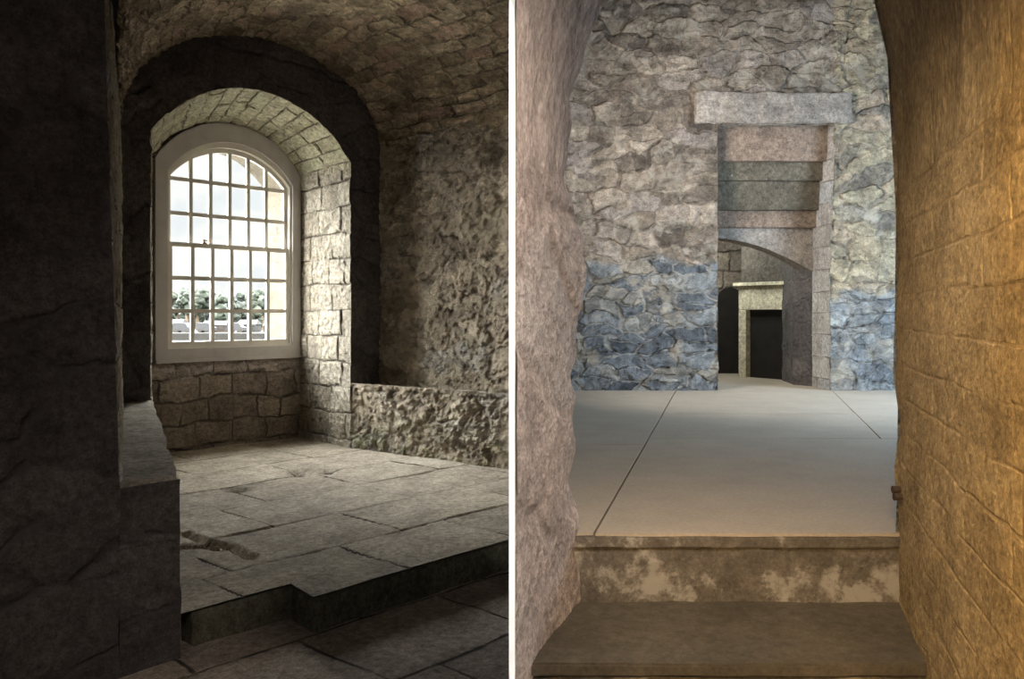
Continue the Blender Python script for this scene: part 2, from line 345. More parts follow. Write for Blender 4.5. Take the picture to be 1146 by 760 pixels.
for p, q in zip(pl[1:], pl[2:]+pl[:1]):
    if (p, q) == (pl[-1], pl[0]): pass
    vs = [bm.verts.new((p[0], p[1], -.6)), bm.verts.new((q[0], q[1], -.6)), bm.verts.new((q[0], q[1], 5.7)), bm.verts.new((p[0], p[1], 5.7))]
    bm.faces.new(vs)
link('wall_outer', bm, 'shell', kind='structure')
for nm, z in (('ceiling_outer', 5.68), ('floor_foundation', -.58)):
    bm = bmesh.new(); bm.faces.new([bm.verts.new((p[0], p[1], z)) for p in pl]); link(nm, bm, 'shell', kind='structure')
# exterior reveal of the window (cream stone)
bm = bmesh.new(); uvl = bm.loops.layers.uv.verify()
hp = arch(.60, 1.82, 1.20, 2.82, .32, n=40, nl=24, nb=20)
acc = [0.]
for a, b in zip(hp, hp[1:]+hp[:1]): acc.append(acc[-1]+math.hypot(b[0]-a[0], b[1]-a[1]))
nn = len(hp)
def revf(a, b):
    i = int(round(a*nn)); s, z = hp[i % nn]; p = Wn(s, .06+b*(EXT-.05)); return (p.x, p.y, z)
grid(bm, revf, nn, 16, lambda a, b: (b*.4, acc[int(round(a*nn))]))
link('trim_window_reveal', bm, 'extjamb', kind='structure', recalc=False)
# back wall under and around the window
bm = bmesh.new()
inn = arch(.55, 1.86, 1.25, 2.86, .33, n=30, nl=40, nb=24)
def outp(p, s0=.15, s1=2.3, z0=.25, z1=3.75):
    return spread_rect([p], s0, s1, z0, z1)[0]
ring(bm, inn, [outp(p) for p in inn], lambda s, z: (*Wn(s), z), 40, flip=False)
link('wall_window', bm, 'under', kind='structure', recalc=False)
# splayed embrasure: sides and arched soffit, window plane to face plane
ea = arch(.452, 1.928, PZ-.1, 2.925, .408, n=60, nl=110, nb=0)
eb = arch(0., 1.83, PZ-.1, 2.95, .47, n=60, nl=110, nb=0)
bm = bmesh.new()
ne = len(ea)-1; la = [0.]
for i in range(ne): la.append(la[-1]+math.hypot(eb[i+1][0]-eb[i][0], eb[i+1][1]-eb[i][1]))
def ef(i0, i1):
    def fn(a, b):
        i = int(round(i0+a*(i1-i0))); s = ea[i][0]+(eb[i][0]-ea[i][0])*b; z = ea[i][1]+(eb[i][1]-ea[i][1])*b
        p = F(s, .945+.02-(.965)*b); return (p.x, p.y, z)
    return fn
i0, i1 = 108, 172
grid(bm, ef(i0, i1), i1-i0, 48, lambda a, b: (b*.95, la[int(round(i0+a*(i1-i0)))]))
link('ceiling_embrasure', bm, 'soffit', kind='structure', recalc=False)
bm = bmesh.new()
grid(bm, ef(0, i0), i0, 44, lambda a, b: (b*.95, la[int(round(a*i0))]))
link('wall_embrasure_left', bm, 'ashlar', kind='structure', recalc=False)
bm = bmesh.new()
grid(bm, ef(i1-4, ne), ne-i1+4, 48, lambda a, b: (b*.95, -la[int(round(i1-4+a*(ne-i1+4)))]+8))
link('wall_embrasure_right', bm, 'ashlar', kind='structure', recalc=False)
# face of the embrasure wall towards the room
fo = []
VZL, VZR, VR = 3.0, 3.12, .78
n_in = arch(0., 1.83, LZ-.1, 2.95, .47, n=60, nl=60, nb=0)
for k, p in enumerate(n_in):
    t = k/(len(n_in)-1)
    if k < 60: fo.append((-.30, p[1]*1.02))
    elif k <= 120:
        a = math.pi*(1-(k-60)/60); fo.append((.95+1.29*math.cos(a), 3.05+(VR+.08)*math.sin(a)))
    else: fo.append((2.24, p[1]*1.02))
bm = bmesh.new(); ring(bm, n_in, fo, lambda s, z: (*F(s), z), 22, closed=False)
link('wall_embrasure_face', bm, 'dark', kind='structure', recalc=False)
# right wall: lower part with its ledge, upper wall set back
bm = bmesh.new()
wall(bm, JR-B*.02, JR+B*2.05, PZ-.08, LZ+.02, .018, u0=1.0)
bl = Wn(1.99, .02); 
link('wall_right_plinth', bm, 'rubble', kind='structure', clip=-1, recalc=False)
bm = bmesh.new()
q0 = F(1.83, 0); q1 = F(2.25, 0)
def lf(a, b):
    p = (q0.lerp(q1, b)) + B*(a*2.1-.02); return (p.x, p.y, LZ+.01)
grid(bm, lf, 100, 22, lambda a, b: (a*2.1, b*.4))
link('trim_right_ledge', bm, 'ledge', kind='structure', clip=-1, recalc=False)
bm = bmesh.new(); wall(bm, RUP-B*.06, RUP+B*2.0, LZ-.05, 3.22, .018, u0=.3)
link('wall_right', bm, 'rubble', kind='structure', clip=-1, recalc=False)
# left upper wall (leaning slightly), ledge and dark end pier
LF = F(-.214)
def lean_(a, z): return -.062*max(0, (z-LZ)/2.)*(1-a)
bm = bmesh.new(); wall(bm, NEARU, LF.lerp(NEARU, -.04), LZ-.06, 3.15, .025, lean=lean_)
link('wall_left', bm, 'ashlar', kind='structure', recalc=False)
bm = bmesh.new()
PL = NEAR-U*3.2
def pf(a, b):
    z = -.1+3.5*b; p = NEARU.lerp(PL, a); return (p.x-.062*max(0, (z-LZ)/2.)*(1-a), p.y, z)
grid(bm, pf, 80, 100, lambda a, b: (a*3, b*3.5), flip=True)
wall(bm, NEAR, NEARU, -.1, LZ-.01, .03, u0=4)  # same shade-darkened stone over the ledge front
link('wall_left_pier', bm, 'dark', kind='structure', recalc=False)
bm = bmesh.new()
a0 = F(.02); a1 = LF+Vector((-.1, .0)); 
prism(bm, [NEAR+V*.012, a0, F(-.3, .02), NEARU-U*.06+V*.03], -.1, LZ)
roughen(bm, .045, .016, 5., .012)
link('stone_ledge', bm, M['ledge_pos'] if 'ledge_pos' in M else stone('ledge_block', [(.14, .125, .105), (.27, .24, .20), (.42, .38, .315)], (.2, .18, .15), kind='plain', rough=.028, pos=True, bump=.5), label='low rough stone ledge along the left side of the window bay with worn lit top', cat='ledge', smooth=True)
# vault
bm = bmesh.new()
LD = (NEARU-LF); RD = B*4.2
nu, nv = 150, 190
def vf(a, b):
    l = LF+LD*(a*1.12-.03)+V*.0; r = RUP+RD*(a*1.05-.03)
    l = Vector((l.x-.10*0, l.y)); w = (r-l).length
    an = math.pi*(1-b); cx = .5+.5*math.cos(an)
    p = l.lerp(r, cx); zz = VZL+(VZR-VZL)*b + (VR+.22*a)*math.sin(an)
    return (p.x, p.y, zz)
grid(bm, vf, nu, nv, lambda a, b: (a*4.2, b*3.6))
link('ceiling_vault', bm, 'vault', kind='structure', clip=-1, recalc=False)
# raised flagstone platform
LED = NEAR, F(.02)
def uvc(p): return (p.dot(U), p.dot(V))
def lerp1(x, pts):
    for (a, fa), (b, fb) in zip(pts, pts[1:]):
        if x <= b: return fa+(fb-fa)*(x-a)/(b-a)
    return pts[-1][1]
nl_ = uvc(NEAR); fl = uvc(F(.0)); wl = uvc(Wn(.3)); wr = uvc(Wn(2.05)); jr = uvc(JR); rr = uvc(JR+B*2.1)
leftb = sorted([(nl_[1], nl_[0]-.06), (fl[1], fl[0]-.06), (wl[1]+.02, wl[0])])
rightb = sorted([(rr[1], rr[0]+.03), (jr[1], jr[0]+.03), (wr[1]+.02, wr[0]+.03)])
HOL = [((335, 529), .20, .045), ((368, 528), .14, .028), ((268, 548), .13, .045), ((480, 533), .26, .014)]
def fpt(px, py, z):
    Y = (EYE-z)*960/(py-350); return Vector(((px-573)/960*Y, Y))
holes = [(fpt(*c, PZ), r, d) for c, r, d in HOL]
cra = [fpt(208, 598, PZ), fpt(228, 606, PZ), fpt(250, 609, PZ), fpt(268, 617, PZ), fpt(283, 624, PZ)]
crb = [fpt(206, 613, PZ), fpt(228, 612, PZ), fpt(250, 616, PZ)]
def segd(p, a, b):
    ab = b-a; t = max(0, min(1, (p-a).dot(ab)/ab.dot(ab))); return (p-a-ab*t).length
def pz(p):
    z = PZ + noise.noise(Vector((p.x*2.2, p.y*2.2, 3)))*.010
    for c, r, d in holes:
        q = (p-c).length/r
        if q < 1: z -= d*(1-q*q)**2
        if q < .3 and d > .02: z -= .05*(1-q/.3)
    for pts, w in ((cra, .05), (crb, .03)):
        d = min(segd(p, a, b) for a, b in zip(pts, pts[1:])); d += noise.noise(Vector((p.x*14, p.y*14, 1)))*.018
        if d < w: z -= .045*(1-max(0, d)/w)
    return z
vtop = wl[1]+.01
SPLITV = 3.335
def mk(v0, v1, lb, nu, nv, bm):
    def fn(a, b):
        v = v0+(v1-v0)*b; l = lb(v); r = lerp1(v, rightb); u = l+(r-l)*a
        p = U*u+V*v; return (p.x, p.y, pz(p))
    grid(bm, fn, nu, nv, lambda a, b: ((lambda v: (lb(v)+(lerp1(v, rightb)-lb(v))*a, v-3.10))(v0+(v1-v0)*b)))
bm = bmesh.new()
mk(SPLITV, vtop, lambda v: lerp1(v, leftb), 230, 200, bm)
mk(3.12, SPLITV, lambda v: 2.15+(v-3.12)*.12, 150, 14, bm)
link('floor_platform', bm, 'flags', kind='structure', clip=-1, recalc=False)
# platform risers
bm = bmesh.new()
Cc = U*2.15+V*3.12; Bc = U*2.176+V*SPLITV; Ac = U*(1.58)+V*SPLITV; Dc = U*4.2+V*3.12
prism(bm, [U*1.72+V*SPLITV, Bc, Cc, Dc, Dc+V*.3, U*1.72+V*3.6], -.1, PZ-.004)
bmesh.ops.bisect_plane(bm, geom=bm.verts[:]+bm.edges[:]+bm.faces[:], plane_co=(-.0074, 0, 0), plane_no=(1, 0, 0), clear_outer=True)
roughen(bm, .04, .014, 5, 0, 3)
for v in bm.verts:
    if v.co.x > -.012: v.co.x = -.012
    if v.co.z > PZ-.012: v.co.z = PZ-.012
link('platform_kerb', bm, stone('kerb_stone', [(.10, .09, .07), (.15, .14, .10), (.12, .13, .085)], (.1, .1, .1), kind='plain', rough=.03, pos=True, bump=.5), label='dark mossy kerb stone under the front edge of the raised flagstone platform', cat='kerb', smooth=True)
# lower floor
bm = bmesh.new()
def lo(a, b):
    u = -2.5+7.5*a; v = -4+7.6*b; p = U*u+V*v; return (p.x, p.y, LOWZ+noise.noise(Vector((p.x*2, p.y*2, 9)))*.012)
grid(bm, lo, 220, 220, lambda a, b: (-2.5+7.5*a, -4+7.6*b))
bmesh.ops.bisect_plane(bm, geom=bm.verts[:]+bm.edges[:]+bm.faces[:], plane_co=(-.0074, 0, 0), plane_no=(1, 0, 0), clear_outer=True)
link('floor_lower', bm, 'lowflags', kind='structure', recalc=False)
# ---------------------------------------------------------------- the sash window
def wp(s, z, d): p = Wn(s, d); return (p.x, p.y, z)
def ringprism(bm, outer, inner, d0, d1):
    n = len(outer)
    o0 = [bm.verts.new(wp(*p, d0)) for p in outer]; i0 = [bm.verts.new(wp(*p, d0)) for p in inner]
    o1 = [bm.verts.new(wp(*p, d1)) for p in outer]; i1 = [bm.verts.new(wp(*p, d1)) for p in inner]
    for k in range(n):
        j = (k+1) % n
        for q in ((o0[k], o0[j], i0[j], i0[k]), (o1[j], o1[k], i1[k], i1[j]), (o0[j], o0[k], o1[k], o1[j]), (i0[k], i0[j], i1[j], i1[k])): bm.faces.new(q)
def sbox(bm, s0, s1, z0, z1, d0, d1):
    v = [bm.verts.new(wp(s, z, d)) for d in (d0, d1) for s, z in ((s0, z0), (s1, z0), (s1, z1), (s0, z1))]
    for q in ((0, 1, 2, 3), (7, 6, 5, 4), (0, 4, 5, 1), (1, 5, 6, 2), (2, 6, 7, 3), (3, 7, 4, 0)): bm.faces.new([v[i] for i in q])
win = empty('window_1', wp(1.19, 1.19, 0), kind='structure')
GZ0, GZS, GR = 1.315, 2.80, .285; G0, G1 = .605, 1.79
def archz(s, s0=G0, s1=G1, zs=GZS, r=GR):
    w = (s1-s0)/2; R = (w*w+r*r)/(2*r); return zs+r-R+math.sqrt(max(0, R*R-(s-(s0+s1)/2)**2))
bm = bmesh.new()
ringprism(bm, arch(.467, 1.912, 1.19, 2.925, .40), arch(.575, 1.822, 1.285, 2.83, .325), -.035, .03)
link('window_frame', bm, 'framepaint', win)
bm = bmesh.new()
ringprism(bm, arch(.572, 1.824, 1.283, 2.832, .327), arch(.598, 1.80, 1.305, 2.81, .295), -.012, .07)
link('parting_bead', bm, 'paint', win)
# sashes: stiles, rails and glazing bars
MR = 2.196; T = .018
bm = bmesh.new()
up = arch(.598, 1.80, MR-.02, 2.81, .295); ui = arch(.632, 1.766, MR+.02, 2.80, .262)
ringprism(bm, up, ui, .035, .065)
cols = [.632+(1.766-.632)*k/6 for k in range(1, 6)]
for s in cols: sbox(bm, s-T, s+T, MR+.01, archz(s, .62, 1.778, 2.80, .27), .038, .062)
for z in (2.475, 2.776): sbox(bm, .62, 1.778, z-T, z+T, .040, .060)
su = link('upper_sash', bm, 'paint', win)
bm = bmesh.new(); lo_o = [(.598, 1.305), (.598, MR+.022), (1.80, MR+.022), (1.80, 1.305)]; lo_i = [(.632, 1.345), (.632, MR-.018), (1.766, MR-.018), (1.766, 1.345)]
ringprism(bm, lo_o, lo_i, .0, .032)
for s in cols: sbox(bm, s-T, s+T, 1.335, MR-.01, .004, .028)
for z in (1.615, 1.905): sbox(bm, .62, 1.778, z-T, z+T, .006, .026)
sl = link('lower_sash', bm, 'paint', win)
bm = bmesh.new(); pts = arch(.61, 1.79, MR, 2.80, .28, nb=1); bm.faces.new([bm.verts.new(wp(*p, .052)) for p in pts]); link('pane', bm, 'glass', win)
bm = bmesh.new(); bm.faces.new([bm.verts.new(wp(*p, .016)) for p in ((.62, 1.33), (.62, MR), (1.78, MR), (1.78, 1.33))]); link('pane', bm, 'glass', win)
bm = bmesh.new(); sbox(bm, .91, .95, MR+.02, MR+.032, -.004, .03); sbox(bm, .922, .938, MR+.032, MR+.058, .004, .018); sbox(bm, .915, .975, MR+.046, MR+.056, .006, .016)
link('sash_lock', bm, 'brass', win)
bm = bmesh.new(); sbox(bm, .462, .477, 1.17, 1.195, -.06, .0); sbox(bm, .465, 1.915, 1.165, 1.192, -.055, .02); link('window_sill', bm, 'framepaint', win)
pd = bpy.data.lights.new('window_portal', 'AREA'); pd.shape = 'RECTANGLE'; pd.size = 1.3; pd.size_y = 1.95; pd.cycles.is_portal = True
po = bpy.data.objects.new('window_portal', pd); C.objects.link(po); c = Wn(1.2, .25); po.location = (c.x, c.y, 2.2)
po.rotation_euler = Vector((-V.x, -V.y, 0)).to_track_quat('-Z', 'Y').to_euler()
# ---------------------------------------------------------------- added white divider between the two views, part of neither room
bm = bmesh.new(); box(bm, -.0055, .0055, 2.09, 6.9, -.1, 5.6); link('wall_view_divider', bm, 'shell', kind='structure')
bm = bmesh.new(); box(bm, -.0073, .0073, 2.045, 2.09, -.1, 5.0); link('trim_view_divider', bm, 'strip', kind='structure')
# ---------------------------------------------------------------- right: stair passage, landing, hall
HZ = .9
def px(x, y, Y): return (x-573)/960*Y
XL, XR, YE = .195, 1.225, 2.72
def prof(a):   # passage section in (x offset from the axis, z)
    return a
def sec(t):    # 0 left foot .. 1 right foot ; semi-elliptic vault springing at 2.0
    zs, r, w = 2.0, 1.2, (XR-XL)/2
    if t < .35: return (-w, -.1+(zs+.1)*t/.35)
    if t > .65: return (w, -.1+(zs+.1)*(1-t)/.35)
    a = math.pi*(1-(t-.35)/.3); return (w*math.cos(a), zs+r*math.sin(a))
CX = (XL+XR)/2
def passf(y0, y1, t0, t1):
    def fn(a, b):
        y = y0+(y1-y0)*a; s, z = sec(t0+(t1-t0)*b)
        sl = .30 if y > .7 else .30
        wob = 0
        if s < 0 and y > 2.3: # ragged outer edge of the left wall
            k = (y-2.3)/.42
            wob = k*k*(.045*noise.noise(Vector((0, 1.3, z*3.2)))+.016*noise.noise(Vector((4, 0, z*9))) + .035*math.exp(-((z-2.02)/.10)**2)*-1 + .0)
        elif s > 0 and y > 2.5:
            wob = (y-2.5)/.22*(.010*noise.noise(Vector((7, 1, z*6))))
        return (CX+s-sl*(YE-y)+wob, y, z)
    return fn
bm = bmesh.new(); grid(bm, passf(1.9, YE+.03, 0, .46), 84, 330, lambda a, b: (a*.85, b*2.9))
link('wall_passage_left', bm, 'passage', kind='structure', clip=1, recalc=False)
bm = bmesh.new(); grid(bm, passf(.75, YE+.03, .54, 1.), 150, 330, lambda a, b: (a*2.05, 3.2-b*3.3), flip=False)
link('wall_passage_right', bm, 'ochre', kind='structure', clip=1, recalc=False)
bm = bmesh.new(); grid(bm, passf(.75, YE+.03, .455, .545), 40, 40, lambda a, b: (a*2.05, b*.9))
link('ceiling_passage', bm, 'passage', kind='structure', clip=1, recalc=False)
bm = bmesh.new(); wall(bm, (.634, .80), (.634, -3.9), -.1, 5.6, .1); link('wall_rear_right', bm, 'shell', kind='structure')
bm = bmesh.new(); prism(bm, [(.0058, 2.20), (.115, 2.62), (.12, 2.70), (.0058, 2.70)], -.1, 5.5); link('wall_passage_core', bm, 'passage', kind='structure')
# hall side of that wall
inn = [(CX+sec(i/60)[0]-(.07 if i < 28 else 0), sec(i/60)[1]) for i in range(61)]
bm = bmesh.new()
ou = []
for i, p in enumerate(inn):
    t = i/60
    if t <= .35: ou.append((.10, p[1]*2.6))
    elif t < .65: ou.append((.10+(5.1-.10)*(t-.35)/.3, 5.5))
    else: ou.append((5.1, p[1]*2.6))
ring(bm, inn, ou, lambda x, z: (x, YE+.02, z), 4, closed=False); link('wall_hall_front', bm, 'hallright', kind='structure', recalc=False)
bm = bmesh.new(); wall(bm, (.12, 2.74), (.12, 7.8), .5, 5.5, .1); link('wall_hall_left', bm, 'hall', kind='structure')
bm = bmesh.new(); wall(bm, (5.0, 7.8), (5.0, 2.74), .5, 5.5, .1); link('wall_hall_right', bm, 'hall', kind='structure')
bm = bmesh.new(); box(bm, .1, 5.1, 2.74, 8.05, 5.3, 5.5); link('ceiling_hall', bm, 'shell', kind='structure')
# far wall with the tall opening
YF = 7.72; OX0, OX1, OZ = 1.85, 2.86, 3.29
bm = bmesh.new()
wall(bm, (.1, YF), (OX0, YF), HZ-.05, 4.9, .017, u0=0, lean=lambda a, z: (.014*noise.noise(Vector((3, 3, z*5))) if a > .98 else 0))
wall(bm, (OX0, YF), (OX1+.1, YF), OZ, 4.9, .018, u0=OX0-.1)
link('wall_hall_far', bm, 'hall', kind='structure', recalc=False)
bm = bmesh.new()
wall(bm, (OX1, YF), (5.0, YF), HZ-.05, 4.9, .018, u0=OX1-.1, lean=lambda a, z: ((.02*noise.noise(Vector((8, 3, z*4)))+.07*max(0, (z-2.2)/1.1)) if a < .012 else 0))
link('wall_hall_far_right', bm, 'hallright', kind='structure', recalc=False)
bm = bmesh.new()
wall(bm, (OX0-.0, 8.10), (OX0-.0, YF), HZ-.05, 3.6, .02); 
link('wall_opening_left', bm, 'jamb', kind='structure', recalc=False)
bm = bmesh.new()
wall(bm, (OX1, YF-.01), (OX1-.02, 8.12), HZ-.05, 3.6, .015, lean=lambda a, z: .07*max(0, (z-2.2)/1.1)*(1-a)+.02*noise.noise(Vector((8, 3, z*4)))*(1-a))
link('wall_opening_right', bm, 'jamb', kind='structure', recalc=False)
def block(name, x0, x1, y0, y1, z0, z1, mat, label, cat, amp=.006, bev=.006, cut=.05, group=None, seed=0):
    bm = bmesh.new(); box(bm, x0, x1, y0, y1, z0, z1); roughen(bm, cut, amp, 6, bev, seed)
    return link(name, bm, mat, label=label, cat=cat, group=group, smooth=False)
block('stone_lintel', 1.63, 3.05, YF-.045, YF+.12, 3.30, 3.575, 'lintel', 'wide pale stone lintel across the top of the tall opening in the far wall', 'lintel', .018, .012, seed=1)
def zy(y, Y): return EYE-(y-350)/960*Y
tiers = [(7.86, 138, 180, 'lintelred', 'smooth reddish brown stone beam directly under the wide pale lintel'),
         (7.93, 172, 202, 'linteldark', 'narrow dark speckled stone beam, second tier down inside the opening'),
         (7.98, 196, 235, 'linteldark', 'deep dark speckled stone beam, third tier down inside the opening'),
         (8.04, 228, 254.5, 'lintelred', 'smooth brown stone beam resting on the flat arch, lowest tier of the opening')]
for i, (Y, ya, yb, mt, lb) in enumerate(tiers):
    block('stone_beam', OX0-.03, OX1+.05, Y, Y+.14, zy(yb, Y), zy(ya, Y)+.02, mt, lb, 'beam', .004, .006, group='stepped beams over the opening', seed=5+i)
# flat arch under the beams
bm = bmesh.new()
apx = [(800, 266), (812, 267), (824, 269), (836, 272), (848, 275), (861, 279.5), (874, 285), (886, 291), (898, 297.5), (912, 305), (918, 309)]
lowp = [((x-573)/960*8.10, zy(y, 8.10)) for x, y in apx]
topz = zy(250, 8.10)
n = len(lowp)
for Y in (8.10, 8.34):
    pass
f0 = [bm.verts.new((x, 8.10, z)) for x, z in lowp]; f1 = [bm.verts.new((x, 8.36, z+.0)) for x, z in lowp]
t0 = [bm.verts.new((x, 8.10, topz)) for x, z in lowp]; t1 = [bm.verts.new((x, 8.36, topz)) for x, z in lowp]
for i in range(n-1):
    for q in ((f0[i], f0[i+1], t0[i+1], t0[i]), (f1[i+1], f1[i], t1[i], t1[i+1]), (f0[i+1], f0[i], f1[i], f1[i+1]), (t0[i], t0[i+1], t1[i+1], t1[i])): bm.faces.new(q)
for i in (0, n-1): bm.faces.new((f0[i], t0[i], t1[i], f1[i]))
roughen(bm, .05, .004, 6)
link('stone_arch', bm, 'lintel', label='pale segmental half arch falling to the right under the stepped beams', cat='arch')
# inner room
bm = bmesh.new(); wall(bm, (1.0, 9.95), (3.4, 9.95), .85, 3.6, .03); link('wall_inner_far', bm, 'under', kind='structure', recalc=False)
bm = bmesh.new(); wall(bm, (1.0, 8.12), (1.0, 9.95), .85, 3.6, .1); wall(bm, (3.4, 9.95), (3.4, 8.12), .85, 3.6, .1)
wall(bm, (1.86, 8.14), (1.0, 8.14), .85, 3.6, .1); link('wall_inner_side', bm, 'under', kind='structure')
bm = bmesh.new(); box(bm, 1.0, 3.4, 8.0, 10, 3.5, 3.6); link('ceiling_inner', bm, 'shell', kind='structure')
bm = bmesh.new(); wall(bm, (2.875, 8.13), (2.735, 8.36), .85, 2.4, .03); wall(bm, (2.735, 8.36), (2.80, 8.9), .85, 2.4, .05); link('wall_inner_cheek', bm, 'dark', kind='structure', recalc=False)
# cream surround with black panel
PA = Vector((2.575, 9.33)); PB = Vector((2.86, 8.92)); Dd = (PB-PA).normalized(); Nn = Vector((-Dd.y, Dd.x))
if Nn.y < 0: Nn = -Nn
def obox(bm, o, d, nrm, a0, a1, b0, b1, z0, z1):
    v = []
    for z in (z0, z1):
        for a, b in ((a0, b0), (a1, b0), (a1, b1), (a0, b1)):
            p = o+d*a+nrm*b; v.append(bm.verts.new((p.x, p.y, z)))
    for q in ((3, 2, 1, 0), (4, 5, 6, 7), (0, 1, 5, 4), (1, 2, 6, 5), (2, 3, 7, 6), (3, 0, 4, 7)): bm.faces.new([v[i] for i in q])
PW = (PB-PA).length
fs = empty('fireplace_surround', (PA.x, PA.y, HZ), 'pale cream stone surround framing a black opening in the room beyond the far wall', 'fireplace')
def prt(name, mat, *a):
    bm = bmesh.new(); obox(bm, PA, Dd, Nn, *a); bmesh.ops.bevel(bm, geom=bm.edges[:], offset=.004, segments=1, affect='EDGES')
    return link(name, bm, mat, fs)
prt('jamb', 'cream', -.10, .0, -.05, .25, HZ-.01, 1.63); prt('jamb', 'cream', PW, PW+.07, -.05, .25, HZ-.01, 1.63)
prt('lintel', 'cream', -.10, PW+.07, -.05, .25, 1.632, 1.885); prt('mantel_shelf', 'cream', -.14, PW+.11, -.10, .25, 1.887, 1.925)
prt('fireback', 'black', .0, PW, .02, .06, HZ-.01, 1.63)
bm = bmesh.new(); obox(bm, PA, Dd, Nn, -.10, PW+.5, .0, .3, 1.926, 3.5); link('wall_chimney_breast', bm, stone('breast_stone', [(.09, .078, .066), (.14, .12, .10), (.17, .15, .12)], (.1, .1, .1), kind='plain', rough=.05, pos=True, bump=.6), kind='structure')
# arched doorway to the left of it, a black panel for its shade
bm = bmesh.new()
dp = arch(2.385, 2.66, HZ, 1.79, .10, nl=1, nb=1)
a = [bm.verts.new((x, 9.90, z)) for x, z in dp]; b = [bm.verts.new((x, 9.955, z)) for x, z in dp]
bm.faces.new(a); bm.faces.new(list(reversed(b)))
for i in range(len(a)): bm.faces.new((a[i], a[(i+1) % len(a)], b[(i+1) % len(a)], b[i]))
d1 = link('doorway_dark_panel', bm, 'black', kind='structure')
# landing slabs with open joints over a dark bed
def jx(Y): return .26+(Y-2.72)*(1.416-.26)/(7.47-2.72)
def kx(Y): return 2.06+(Y-4.8)*(2.6-2.06)/(6.72-4.8)
bm = bmesh.new(); g = .004; z0, z1 = HZ-.12, HZ
def slab(pts): prism(bm, pts, z0, z1)
prism(bm, [(.1, 2.73), (jx(2.73)-g, 2.73), (jx(4.55)-g, 4.55), (.1, 4.55)], z0, z1)
prism(bm, [(.1, 4.558), (jx(4.558)-g, 4.558), (jx(7.9)-g, 7.9), (.1, 7.9)], z0, z1)
prism(bm, [(jx(2.722)+g, YE), (5, YE), (5, 4.77-g), (jx(4.77)+g, 4.77-g)], z0, z1)
prism(bm, [(jx(4.77)+g, 4.77+g), (kx(4.77)-g, 4.77+g), (kx(5.95)-g, 5.95-g), (jx(5.95)+g, 5.95-g)], z0, z1)
prism(bm, [(jx(5.95)+g, 5.95+g), (kx(5.95)-g, 5.95+g), (kx(7.9)-g, 7.9), (jx(7.9)+g, 7.9)], z0, z1)
prism(bm, [(kx(4.77)+g, 4.77+g), (5, 4.77+g), (5, 7.9), (kx(7.9)+g, 7.9)], z0, z1)
link('floor_landing', bm, 'slab', kind='structure')
bm = bmesh.new(); box(bm, .1, 5.05, 2.76, 7.95, .55, HZ-.02); link('floor_bed', bm, 'joint', kind='structure')
bm = bmesh.new(); box(bm, 1.0, 3.4, 7.905, 10, .6, HZ-.002); link('floor_inner', bm, 'slab', kind='structure')
# steps
def step(y0, y1, zt, h, lb, mat_t, sd):
    e = empty('stone_step', (CX-.30*(YE-y0), y0, zt-h), lb, 'step', 'steps up to the landing')
    bm = bmesh.new()
    def xl(y): return max(.012, CX-(XR-XL)/2-.30*(YE-y)-.03)
    def xr(y): return CX+(XR-XL)/2-.30*(YE-y)+.03
    prism(bm, [(xl(y0), y0), (xr(y0), y0), (xr(y1), y1), (xl(y1), y1)], zt-.035, zt)
    roughen(bm, .035, .004, 6, .006, sd)
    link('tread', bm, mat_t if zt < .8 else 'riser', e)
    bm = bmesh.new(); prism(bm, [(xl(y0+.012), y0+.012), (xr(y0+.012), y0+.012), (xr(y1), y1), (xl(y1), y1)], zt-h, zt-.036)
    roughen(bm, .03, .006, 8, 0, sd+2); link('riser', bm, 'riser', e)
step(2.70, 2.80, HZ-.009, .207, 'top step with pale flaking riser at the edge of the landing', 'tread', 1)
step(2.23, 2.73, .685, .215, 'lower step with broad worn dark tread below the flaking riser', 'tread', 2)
bm = bmesh.new(); box(bm, .0075, .64, -3.9, 1.2, -.1, .44); box(bm, .0075, 1.1, 1.2, 2.238, -.1, .468); link('floor_lower_right', bm, 'shell', kind='structure')
# iron stubs on the passage wall edge
for k, (x, y, lb) in enumerate(((1012, 548, 'upper of two small iron stubs on the edge of the warm-lit passage wall'), (1018, 556, 'lower of two small iron stubs on the edge of the warm-lit passage wall'))):
    Y = 2.66-.03*k; X = CX+(XR-XL)/2-.30*(YE-Y)-.012; bm = bmesh.new()
    bmesh.ops.create_cone(bm, cap_ends=True, segments=12, radius1=.012, radius2=.009, depth=.03)
    for v in bm.verts: v.co = Vector((v.co.z+X, v.co.x+Y, v.co.y+zy(y, Y)))
    link('iron_stub', bm, 'iron', label=lb, cat='stub')
# ---------------------------------------------------------------- outside: water, far shore, trees, houses, boats
WZ = -3.2
wm, wn_, wb = new_mat('harbour_water'); wb.inputs['Base Color'].default_value = (.008, .008, .0078, 1); wb.inputs['Roughness'].default_value = .35
bm = bmesh.new(); box(bm, -260, 40, 12, 150, WZ-.3, WZ); 
o_ = link('water', bm, wm, kind='structure')
bm = bmesh.new(); box(bm, -400, 60, 150, 600, WZ-.3, WZ+1.2); link('ground_far_shore', bm, plain('shore_ground', (.011, .010, .0085), .9, .3, .1), kind='structure')
bm = bmesh.new(); prism(bm, [(-60, 12.2), (-20, 14), (-8, 12), (-5, 12), (-5, 13.5), (-12, 30), (-70, 30)], WZ-.3, WZ+.2)
link('ground_bounce_shore', bm, plain('pale_bounce_ground', (.60, .57, .50), .9, .2, 2), kind='structure')  # unseen pale ground, added to bounce skylight up to the vault
leaf = [plain('leaf_green_%d' % i, c, .8, .35, .7) for i, c in enumerate(((.0115, .0165, .010), (.0145, .019, .0125), (.0105, .0145, .0105)))]
bark = plain('bark', (.08, .06, .04), .9)
def sky_pt(x, y, Y): return ((x-573)/960*Y, Y, EYE-(y-350)/960*Y)
